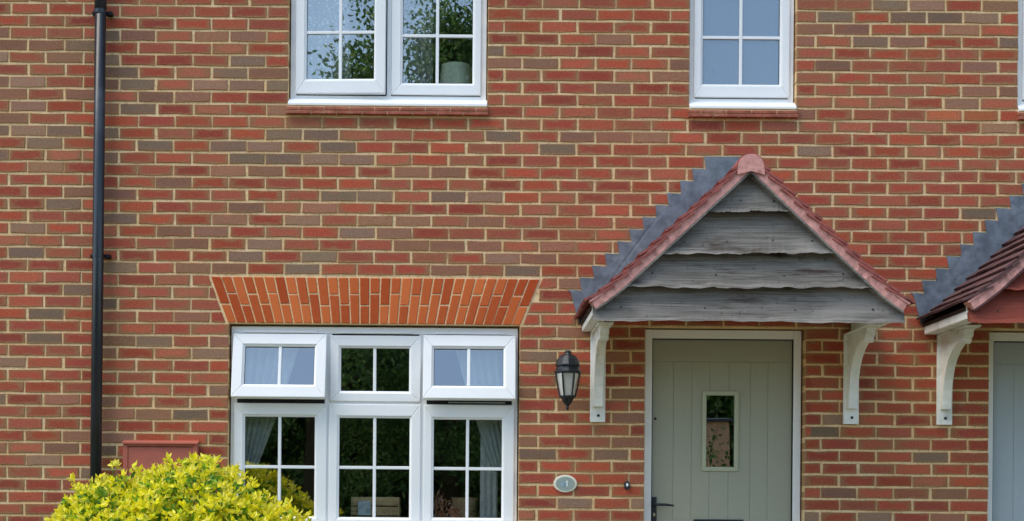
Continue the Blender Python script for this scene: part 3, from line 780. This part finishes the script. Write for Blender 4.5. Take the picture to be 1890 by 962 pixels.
canopy(h_main, 1.508, .885, 2.268, 3.068, -.80, M_WOOD, M_TILE, 0.006, 3, (.7365, 2.2895))
canopy(h_right, 3.610, .885, 2.280, 3.083, -.80, M_WOODRED, M_TILE_D, .012, 4, (2.8625, 4.37))

# ------------------------------------------------------------------ downpipe
dp = thing('downpipe', 'long round black rainwater downpipe running down the brick wall', 'pipe', (-2.337, -.07, 0))
obj('pipe', MB().tube([(-2.328, -.062, .02), (-2.322, -.062, 2.60), (-2.317, -.062, 5.3)], .034, 24), M_PIPE, dp, smooth=True)
for z in (4.135, 2.650, 1.15):
    cl = obj('pipe_clip', MB().tube([(-2.3215, -.062, z - .012), (-2.3215, -.062, z + .012)], .0368, 24), M_PIPE, dp, smooth=False)
    obj('clip_lug', MB().box(-2.3215 + .03, -2.3215 + .068, -.045, -.002, z - .014, z + .010), M_GASKET, cl, .004)
    obj('clip_lug', MB().box(-2.3215 - .055, -2.3215 - .03, -.045, -.002, z - .012, z + .010), M_GASKET, cl, .004)
obj('pipe_socket', MB().tube([(-2.3192, -.062, 4.15), (-2.3190, -.062, 4.30)], .0362, 24), M_PIPE, dp, smooth=True)

# ------------------------------------------------------------------ meter box
mx0, mx1, mz1, mz0 = -2.162, -1.722, 1.506, .92
mt = thing('meter_box', 'brown plastic meter box on the wall behind the yellow shrub', 'meter box', (-1.94, 0, mz0))
obj('box_frame', frame_mb(mx0 - .006, mx1 + .012, mz0, mz1 + .012, .03, -.032, .003), M_METER, mt, .004)
obj('box_door', MB().box(mx0 + .022, mx1 - .016, -.026, .0, mz0 + .03, mz1 - .021), M_METER, mt, .004)
obj('box_hood', MB().prismx([(.003, mz1 + .022), (-.045, mz1 + .008), (-.045, mz1 - .004), (.003, mz1 + .0125)], mx0 - .010, mx1 + .016), M_METER, mt, .002)

# ------------------------------------------------------------------ wall lantern
lx, ly = .543, -.15
ln = thing('wall_lantern', 'black coach lantern with frosted glass on the wall beside the porch bracket', 'lantern', (lx, 0, 1.72))
HX = R(0)
obj('cap', MB().lathe((lx, ly, 0), [(.072, 1.944), (.082, 1.948), (.083, 1.958), (.072, 1.966), (.068, 1.984), (.076, 1.989), (.076, 1.998), (.070, 2.012), (.062, 2.032), (.044, 2.052), (.026, 2.060), (.020, 2.068), (.022, 2.076), (.012, 2.084)], 12, HX), M_IRON, ln, .002)
for k in range(6):
    a0, a1 = HX + k * math.pi / 3 + .06, HX + (k + 1) * math.pi / 3 - .06
    q = [(.067, a0, 1.945), (.067, a1, 1.945), (.040, a1, 1.805), (.040, a0, 1.805)]
    m = MB()
    for dr in (0, -.004): m.v += [(lx + (r + dr) * math.cos(a), ly + (r + dr) * math.sin(a), z) for r, a, z in q]
    m.f += [(0, 1, 2, 3), (7, 6, 5, 4), (0, 4, 5, 1), (1, 5, 6, 2), (2, 6, 7, 3), (3, 7, 4, 0)]
    obj('lantern_pane', m, M_LGLASS, ln)
    a = HX + k * math.pi / 3
    obj('cage_bar', MB().tube([(lx + .073 * math.cos(a), ly + .073 * math.sin(a), 1.95), (lx + .062 * math.cos(a), ly + .062 * math.sin(a), 1.875), (lx + .045 * math.cos(a), ly + .045 * math.sin(a), 1.80)], .0055, 6), M_IRON, ln)
obj('lantern_foot', MB().lathe((lx, ly, 0), [(.044, 1.812), (.046, 1.806), (.044, 1.798), (.036, 1.790), (.026, 1.768), (.012, 1.752), (.007, 1.748), (.010, 1.740), (.009, 1.732), (.003, 1.724)][::-1], 12, HX), M_IRON, ln, .001)
obj('bulb_holder', MB().tube([(lx, ly, 1.95), (lx, ly, 1.87)], .012, 8), M_IRON, ln)
obj('wall_arm', MB().tube([(lx, ly, 2.05), (lx, -.11, 2.062), (lx, -.06, 2.04), (lx, -.012, 1.99)], .011, 8), M_IRON, ln, smooth=True)
obj('wall_plate', MB().prism([(lx + .038 * math.cos(k * .5236), 1.96 + .075 * math.sin(k * .5236)) for k in range(12)], -.018, 0), M_IRON, ln, .004)

# ------------------------------------------------------------------ house number plaque and door bell
pq = thing('number_plaque', 'small oval pale ceramic house number plaque reading 1', 'plaque', (.542, 0, 1.281))
ell = lambda cx, cz, a, b, n=36: [(cx + a * math.cos(2 * math.pi * k / n), cz + b * math.sin(2 * math.pi * k / n)) for k in range(n)]
obj('rim', MB().prism(ell(.542, 1.281, .072, .054), -.012, .0), M_CERAM_RIM, pq, .004)
obj('face', MB().prism(ell(.542, 1.281, .058, .042), -.0145, -.0121), M_CERAMIC, pq)
obj('numeral', MB().prism([(.549, 1.264), (.556, 1.264), (.556, 1.300), (.552, 1.300), (.545, 1.294), (.545, 1.290), (.549, 1.292)], -.0165, -.0146), M_GLAZE_W, pq)
obj('painted_motif', MB().prism(ell(.526, 1.279, .014, .018, 12), -.0160, -.0146), M_CERAM_BLUE, pq)
obj('painted_motif', MB().prism(ell(.542, 1.284, .005, .012, 10), -.0160, -.0146), M_CERAM_BLUE, pq)
db = thing('door_bell', 'small black door bell push with white button left of the sage door', 'door bell', (.921, 0, 1.274))
obj('bell_body', MB().prism(ell(.921, 1.274, .018, .028, 20), -.02, 0), M_IRON, db, .004)
obj('bell_button', MB().prism(ell(.921, 1.277, .007, .011, 14), -.025, -.0202), M_GLAZE_W, db, .001)

# ------------------------------------------------------------------ things behind the windows
def drape(name, label, cat, poly_top, poly_bot, y, z0, z1, mat, folds, curve=0.0, group=None, amp=.012):
    # cloth hanging from poly_top (x0,x1) at z1, gathered to poly_bot (x0,x1) at z0
    m = MB(); nu, nv = folds * 6, 24
    for j in range(nv + 1):
        f = j / nv; fc = f ** (1 + curve); z = z1 + (z0 - z1) * f
        xa = poly_top[0] + (poly_bot[0] - poly_top[0]) * fc; xb = poly_top[1] + (poly_bot[1] - poly_top[1]) * fc
        for i in range(nu + 1):
            u = i / nu; m.v.append((xa + (xb - xa) * u, y + amp * math.sin(u * folds * 2 * math.pi + .6 * math.sin(f * 3)), z))
    for j in range(nv):
        for i in range(nu): a = j * (nu + 1) + i; m.f.append((a, a + 1, a + nu + 2, a + nu + 1))
    k = len(m.v); m.v += [(x, yy + .0015, z) for x, yy, z in m.v]; m.f += [tuple(i + k for i in reversed(f)) for f in m.f]
    return tag(obj(name, m, mat, None, smooth=True, loc=((poly_top[0] + poly_top[1]) / 2, y, z0)), label, cat, group)
drape('curtain', 'sheer white curtain swept to the left side of the ground floor window', 'curtain', (-1.52, -1.10), (-1.52, -1.38), .16, 1.36, 2.24, M_NET, 7, .25)
drape('curtain', 'sheer white curtain swept to the right side of the ground floor window', 'curtain', (-.16, .24), (.10, .24), .16, 1.36, 2.24, M_NET, 7, .25)
drape('curtain', 'straight tail of pale curtain at the bottom right of the ground floor window', 'curtain', (.02, .13), (.02, .13), .19, 1.02, 1.66, M_NET, 3, 0, None, .006)
drape('curtain', 'patterned grey curtain in the left light of the upper left window', 'curtain', (-1.16, -.84), (-1.16, -.78), .135, 3.0, 4.85, M_PATT, 6)
drape('curtain', 'patterned grey curtain in the middle of the upper left window', 'curtain', (-.52, -.29), (-.50, -.30), .135, 3.0, 4.85, M_PATT, 5)
cr = thing('wooden_crate', 'small pale wooden crate standing on the window board', 'crate', (-.64, .26, 1.012))
for z in (1.014, 1.075, 1.136):
    obj('slat', MB().box(-.79, -.485, .20, .209, z, z + .053), M_CRATE, cr, .002); obj('slat', MB().box(-.79, -.485, .331, .34, z, z + .053), M_CRATE, cr, .002)
for x in (-.79, -.497): obj('end_panel', MB().box(x, x + .012, .2095, .3305, 1.014, 1.189), M_CRATE, cr, .002)
obj('base', MB().box(-.777, -.498, .2095, .3305, 1.014, 1.022), M_CRATE, cr)
pc = thing('small_card', 'small white and blue card propped on the wooden crate', 'card', (-.70, .19, 1.05))
obj('card', MB().box(-.745, -.665, .188, .192, 1.075, 1.165), plain('card_print', lin(196, 212, 224), .4, .4, .3, 25), pc)
def leafy(mb, tone, c, n, rx, rz, ll, col, rnd, ry=None, up=.3):
    for _ in range(n):
        d = Vector((rnd.gauss(0, 1), rnd.gauss(0, 1), rnd.gauss(up, 1))).normalized()
        p = Vector(c) + Vector((d.x * rx, d.y * (ry or rx), d.z * rz)) * rnd.random() ** .5
        add_leaf(mb, tone, p, d, ll * rnd.uniform(.7, 1.3), ll * .45, rnd, col[rnd.randrange(len(col))])
def add_leaf(mb, tone, p, d, L, w, rnd, c, curl=.25):
    d = d.normalized(); s = d.cross(Vector((rnd.uniform(-1, 1), rnd.uniform(-1, 1), rnd.uniform(-.3, 1)))).normalized(); n = d.cross(s)
    a, b, e = p, p + d * L * .55 + n * L * curl * .2, p + d * L - n * L * curl * .3
    k = len(mb.v)
    mb.v += [tuple(a), tuple(b + s * w * .5 + n * w * .15), tuple(e), tuple(b - s * w * .5 + n * w * .15), tuple(b)]
    mb.f += [(k, k + 4, k + 1), (k + 1, k + 4, k + 2), (k, k + 3, k + 4), (k + 4, k + 3, k + 2)]
    j = rnd.uniform(.8, 1.2); tone += [(c[0] * j, c[1] * j, c[2] * j, 1)] * 5
def leaf_obj(name, mb, tone, parent, mat=None):
    o = obj(name, mb, mat or M_LEAF, parent)
    at = o.data.attributes.new('tone', 'FLOAT_COLOR', 'POINT')
    for i, c in enumerate(tone): at.data[i].color = c
    return o
rnd = random.Random(11)
df = thing('dried_flowers', 'bunch of pinkish dried flowers lying on the window board', 'flowers', (-.17, .24, 1.012))
m, tn = MB(), []
for k in range(170):
    p = Vector((rnd.uniform(-.27, -.08), rnd.uniform(.13, .24), 0)); p.z = 1.03 + max(0, .19 - abs(p.x + .24) * 1.1) * rnd.random()
    add_leaf(m, tn, p, Vector((rnd.uniform(-.2, .5), rnd.uniform(-.6, .2), rnd.uniform(-.8, .6))), rnd.uniform(.04, .08), .016, rnd, rnd.choice([lin(240, 186, 156)[:3], lin(222, 146, 112)[:3], lin(246, 216, 192)[:3]]))
f = leaf_obj('blooms', m, tn, df); f['kind'] = 'stuff'
pp = thing('pot_plant', 'bushy olive green pot plant at the right end of the window board', 'plant', (.07, .25, 1.012))
obj('pot', MB().lathe((.07, .27, 1.012), [(.035, 0), (.048, .055), (.050, .058), (.044, .060)], 14), plain('terracotta', lin(150, 92, 66), .8, .2, .1), pp)
m, tn = MB(), []; leafy(m, tn, (.07, .27, 1.10), 130, .07, .05, .035, [(.12, .13, .02), (.2, .17, .03), (.05, .1, .02)], rnd); f = leaf_obj('foliage', m, tn, pp); f['kind'] = 'stuff'
bx = thing('wicker_basket', 'low brown basket standing behind the dried flowers', 'basket', (-.06, .36, 1.012))
obj('basket_wall', MB().lathe((-.075, .36, 1.012), [(.07, 0), (.085, .17), (.09, .18), (.08, .18), (.066, .02)], 18), M_CRATE, bx)
ls = thing('table_lamp', 'pale green drum lampshade in the upper left window', 'lamp', (-.155, .23, 3.2))
obj('lamp_shade', MB().lathe((-.155, .23, 3.745), [(.105, 0), (.092, .165), (.090, .165), (.102, 0)], 24), M_SHADE, ls, smooth=False)
obj('lamp_stem', MB().tube([(-.155, .23, 3.2), (-.155, .23, 3.78)], .012, 8), M_IRON, ls)
obj('lamp_base', MB().lathe((-.155, .23, 3.2), [(.06, 0), (.05, .02), (.02, .04)], 14), M_IRON, ls)
bt = thing('bedside_cabinet', 'white cabinet carrying the table lamp behind the upper left window', 'cabinet', (-.155, .32, 2.76))
obj('cabinet_body', MB().box(-.36, .05, .14, .5, 2.76, 3.199), M_UPVC, bt, .005)

# ------------------------------------------------------------------ yellow shrub
rnd = random.Random(5)
sh = thing('yellow_shrub', 'rounded golden yellow shrub growing in front of the wall below the window', 'shrub', (-1.62, -.78, 0))
m = MB()
for k in range(9):
    a = k * .7; m.tube([(-1.62 + .03 * math.cos(a), -.75 + .03 * math.sin(a), 0), (-1.62 + .2 * math.cos(a), -.75 + .15 * math.sin(a), .45), (-1.62 + .5 * math.cos(a), -.75 + .3 * math.sin(a), .95)], [.018, .012, .005], 6)
obj('stems', m, M_BARK, sh)
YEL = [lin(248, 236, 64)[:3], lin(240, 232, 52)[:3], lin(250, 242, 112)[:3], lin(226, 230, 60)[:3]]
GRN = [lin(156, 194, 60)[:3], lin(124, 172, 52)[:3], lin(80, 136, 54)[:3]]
m, tn = MB(), []
BUMPS = [(-1.56, -.80, .86, .46, .42, .52), (-2.03, -.78, .78, .36, .36, .50), (-1.18, -.82, .70, .34, .36, .44), (-1.75, -1.0, .62, .5, .3, .55), (-1.35, -.98, .66, .42, .3, .50),
         (-2.28, -.80, .62, .18, .22, .48), (-1.0, -.82, .55, .16, .2, .50), (-1.82, -.70, .84, .3, .3, .46)]
for (bx_, by_, bz_, rx, ry, rz) in BUMPS:
    ns = int(760 * rx * rz / .2 * .8)
    for _ in range(ns):
        d = Vector((rnd.gauss(0, 1), rnd.gauss(-.35, 1), rnd.gauss(.35, 1))).normalized()
        p = Vector((bx_ + d.x * rx, by_ + d.y * ry, bz_ + d.z * rz)) * 1.0
        rr = rnd.uniform(.86, 1.05) if rnd.random() > .05 else rnd.uniform(1.06, 1.17); p = Vector((bx_, by_, bz_)) + (p - Vector((bx_, by_, bz_))) * rr
        if p.z < .1: continue
        axis = (d + Vector((0, -.15, .75))).normalized()
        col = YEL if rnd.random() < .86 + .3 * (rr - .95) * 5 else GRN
        for q in range(6):
            sp = Vector((rnd.gauss(0, 1), rnd.gauss(0, 1), rnd.gauss(0, 1))).normalized()
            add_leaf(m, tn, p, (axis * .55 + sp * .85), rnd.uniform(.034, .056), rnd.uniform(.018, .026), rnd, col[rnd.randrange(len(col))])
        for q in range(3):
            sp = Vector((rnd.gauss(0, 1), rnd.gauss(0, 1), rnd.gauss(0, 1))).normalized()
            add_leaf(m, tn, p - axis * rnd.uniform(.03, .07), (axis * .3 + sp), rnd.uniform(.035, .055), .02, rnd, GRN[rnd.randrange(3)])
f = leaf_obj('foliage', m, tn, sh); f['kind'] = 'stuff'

# ------------------------------------------------------------------ trees across the road, seen as reflections in the glass
def tree(label, x, y, h, rad, n, seed, cols, low=.15, group='trees across the road'):
    rnd = random.Random(seed)
    t = thing('broadleaf_tree', label, 'tree', (x, y, 0), group)
    m = MB().tube([(x, y, 0), (x + .1, y, h * .4), (x, y + .1, h * .85)], [rad * .09, rad * .07, .03], 8)
    for k in range(9):
        a = k * 2.4; z = h * (.25 + .06 * k); m.tube([(x, y, z), (x + math.cos(a) * rad * .4, y + math.sin(a) * rad * .4, z + h * .08), (x + math.cos(a) * rad * .75, y + math.sin(a) * rad * .75, z + h * .12)], [.06, .04, .015], 5)
    obj('trunk', m, M_BARK, t, smooth=True)
    m, tn = MB(), []
    cl = []
    for k in range(46):
        z = rnd.uniform(low, 1); r = rad * (1 - max(0, (z - .45) / .55) ** 1.6) * rnd.uniform(.5, 1); a = rnd.uniform(0, 6.28)
        cl.append(Vector((x + r * math.cos(a), y + r * math.sin(a), z * h)))
    for k in range(n):
        c = rnd.choice(cl); d = Vector((rnd.gauss(0, 1), rnd.gauss(0, 1), rnd.gauss(0, .8)))
        add_leaf(m, tn, c + d * rad * .15, Vector((rnd.gauss(0, 1), rnd.gauss(0, 1), rnd.gauss(-.2, 1))), rnd.uniform(.09, .15), .065, rnd, cols[rnd.randrange(len(cols))])
    f = leaf_obj('crown', m, tn, t, M_TREELEAF); f['kind'] = 'stuff'
GT = [(.08, .17, .045), (.12, .23, .055), (.18, .31, .08), (.06, .12, .035), (.28, .38, .12)]
tree('broad dark green tree across the road mirrored in the ground floor window', -3.2, -19, 11.2, 2.5, 20000, 21, GT, .1)
tree('tall dark green tree across the road mirrored in the middle of the ground floor window', -.6, -20.5, 11.0, 2.4, 20000, 22, GT, .1)
tree('mid green tree across the road mirrored at the right of the ground floor window', 2.4, -19.5, 6.4, 2.2, 12000, 23, GT, .08)
tree('green tree across the road beyond the left end of the terrace', -7.4, -19.5, 11.4, 2.8, 20000, 25, GT, .1)

rnd = random.Random(31); m, tn = MB(), []
for k in range(26000):
    x = rnd.uniform(-17, 13); top = 7.6 + 1.2 * math.sin(x * .9) + .7 * math.sin(x * 2.3 + 1) - (2.6 if x > 1.5 else 0)
    z = top * rnd.random() ** .8; y = -23.5 + .8 * math.sin(x * 1.7 + z) + rnd.uniform(-.8, .8)
    add_leaf(m, tn, Vector((x, y, z)), Vector((rnd.gauss(0, 1), rnd.gauss(0, 1), rnd.gauss(-.2, 1))), rnd.uniform(.25, .42), .2, rnd, GT[rnd.randrange(5)])
wd = leaf_obj('woodland', m, tn, None, M_TREELEAF); wd['kind'] = 'stuff'; wd['label'] = 'dense green belt of trees across the road, mirrored in the windows'; wd['category'] = 'woodland'

# backing sheet added behind the leaves to block the sky low down
m = MB(); n = 90
for i in range(n + 1):
    x = -19 + 36 * i / n
    for j in range(9):
        z = (7.0 + 1.2 * math.sin(x * .9) - (2.2 if x > 1.5 else 0)) * j / 8 - .05; m.v.append((x, -24.8 + .5 * math.sin(x * 3.1 + j * 1.7) + rnd.uniform(-.3, .3), z))
for i in range(n):
    for j in range(8): a = i * 9 + j; m.f.append((a, a + 9, a + 10, a + 1))
obj('wood_backing', m, plain('dark_wood_backing', (.09, .16, .05, 1), .9, .1, .6, 6, .9), wd)['kind'] = 'stuff'
gg = thing('brick_garage', 'small orange brick garage across the road mirrored in the sage door glass', 'garage', (4.3, -20, 0))
obj('wall', MB().box(3.2, 5.02, -22, -19.6, 0, 2.75), plain('orange_brick', lin(240, 178, 140), .9, .15, .2, 9, .4), gg)
obj('roof', MB().prismx([(-22.1, 2.752), (-19.5, 2.752), (-19.5, 2.80), (-20.8, 2.9), (-22.1, 2.80)], 3.1, 5.12), plain('dark_slate', lin(70, 72, 76), .7, .3, .2, 8, .4), gg)
obj('garage_door', MB().box(3.5, 4.5, -19.6, -19.56, .02, 2.0), M_BLUEGREY, gg)
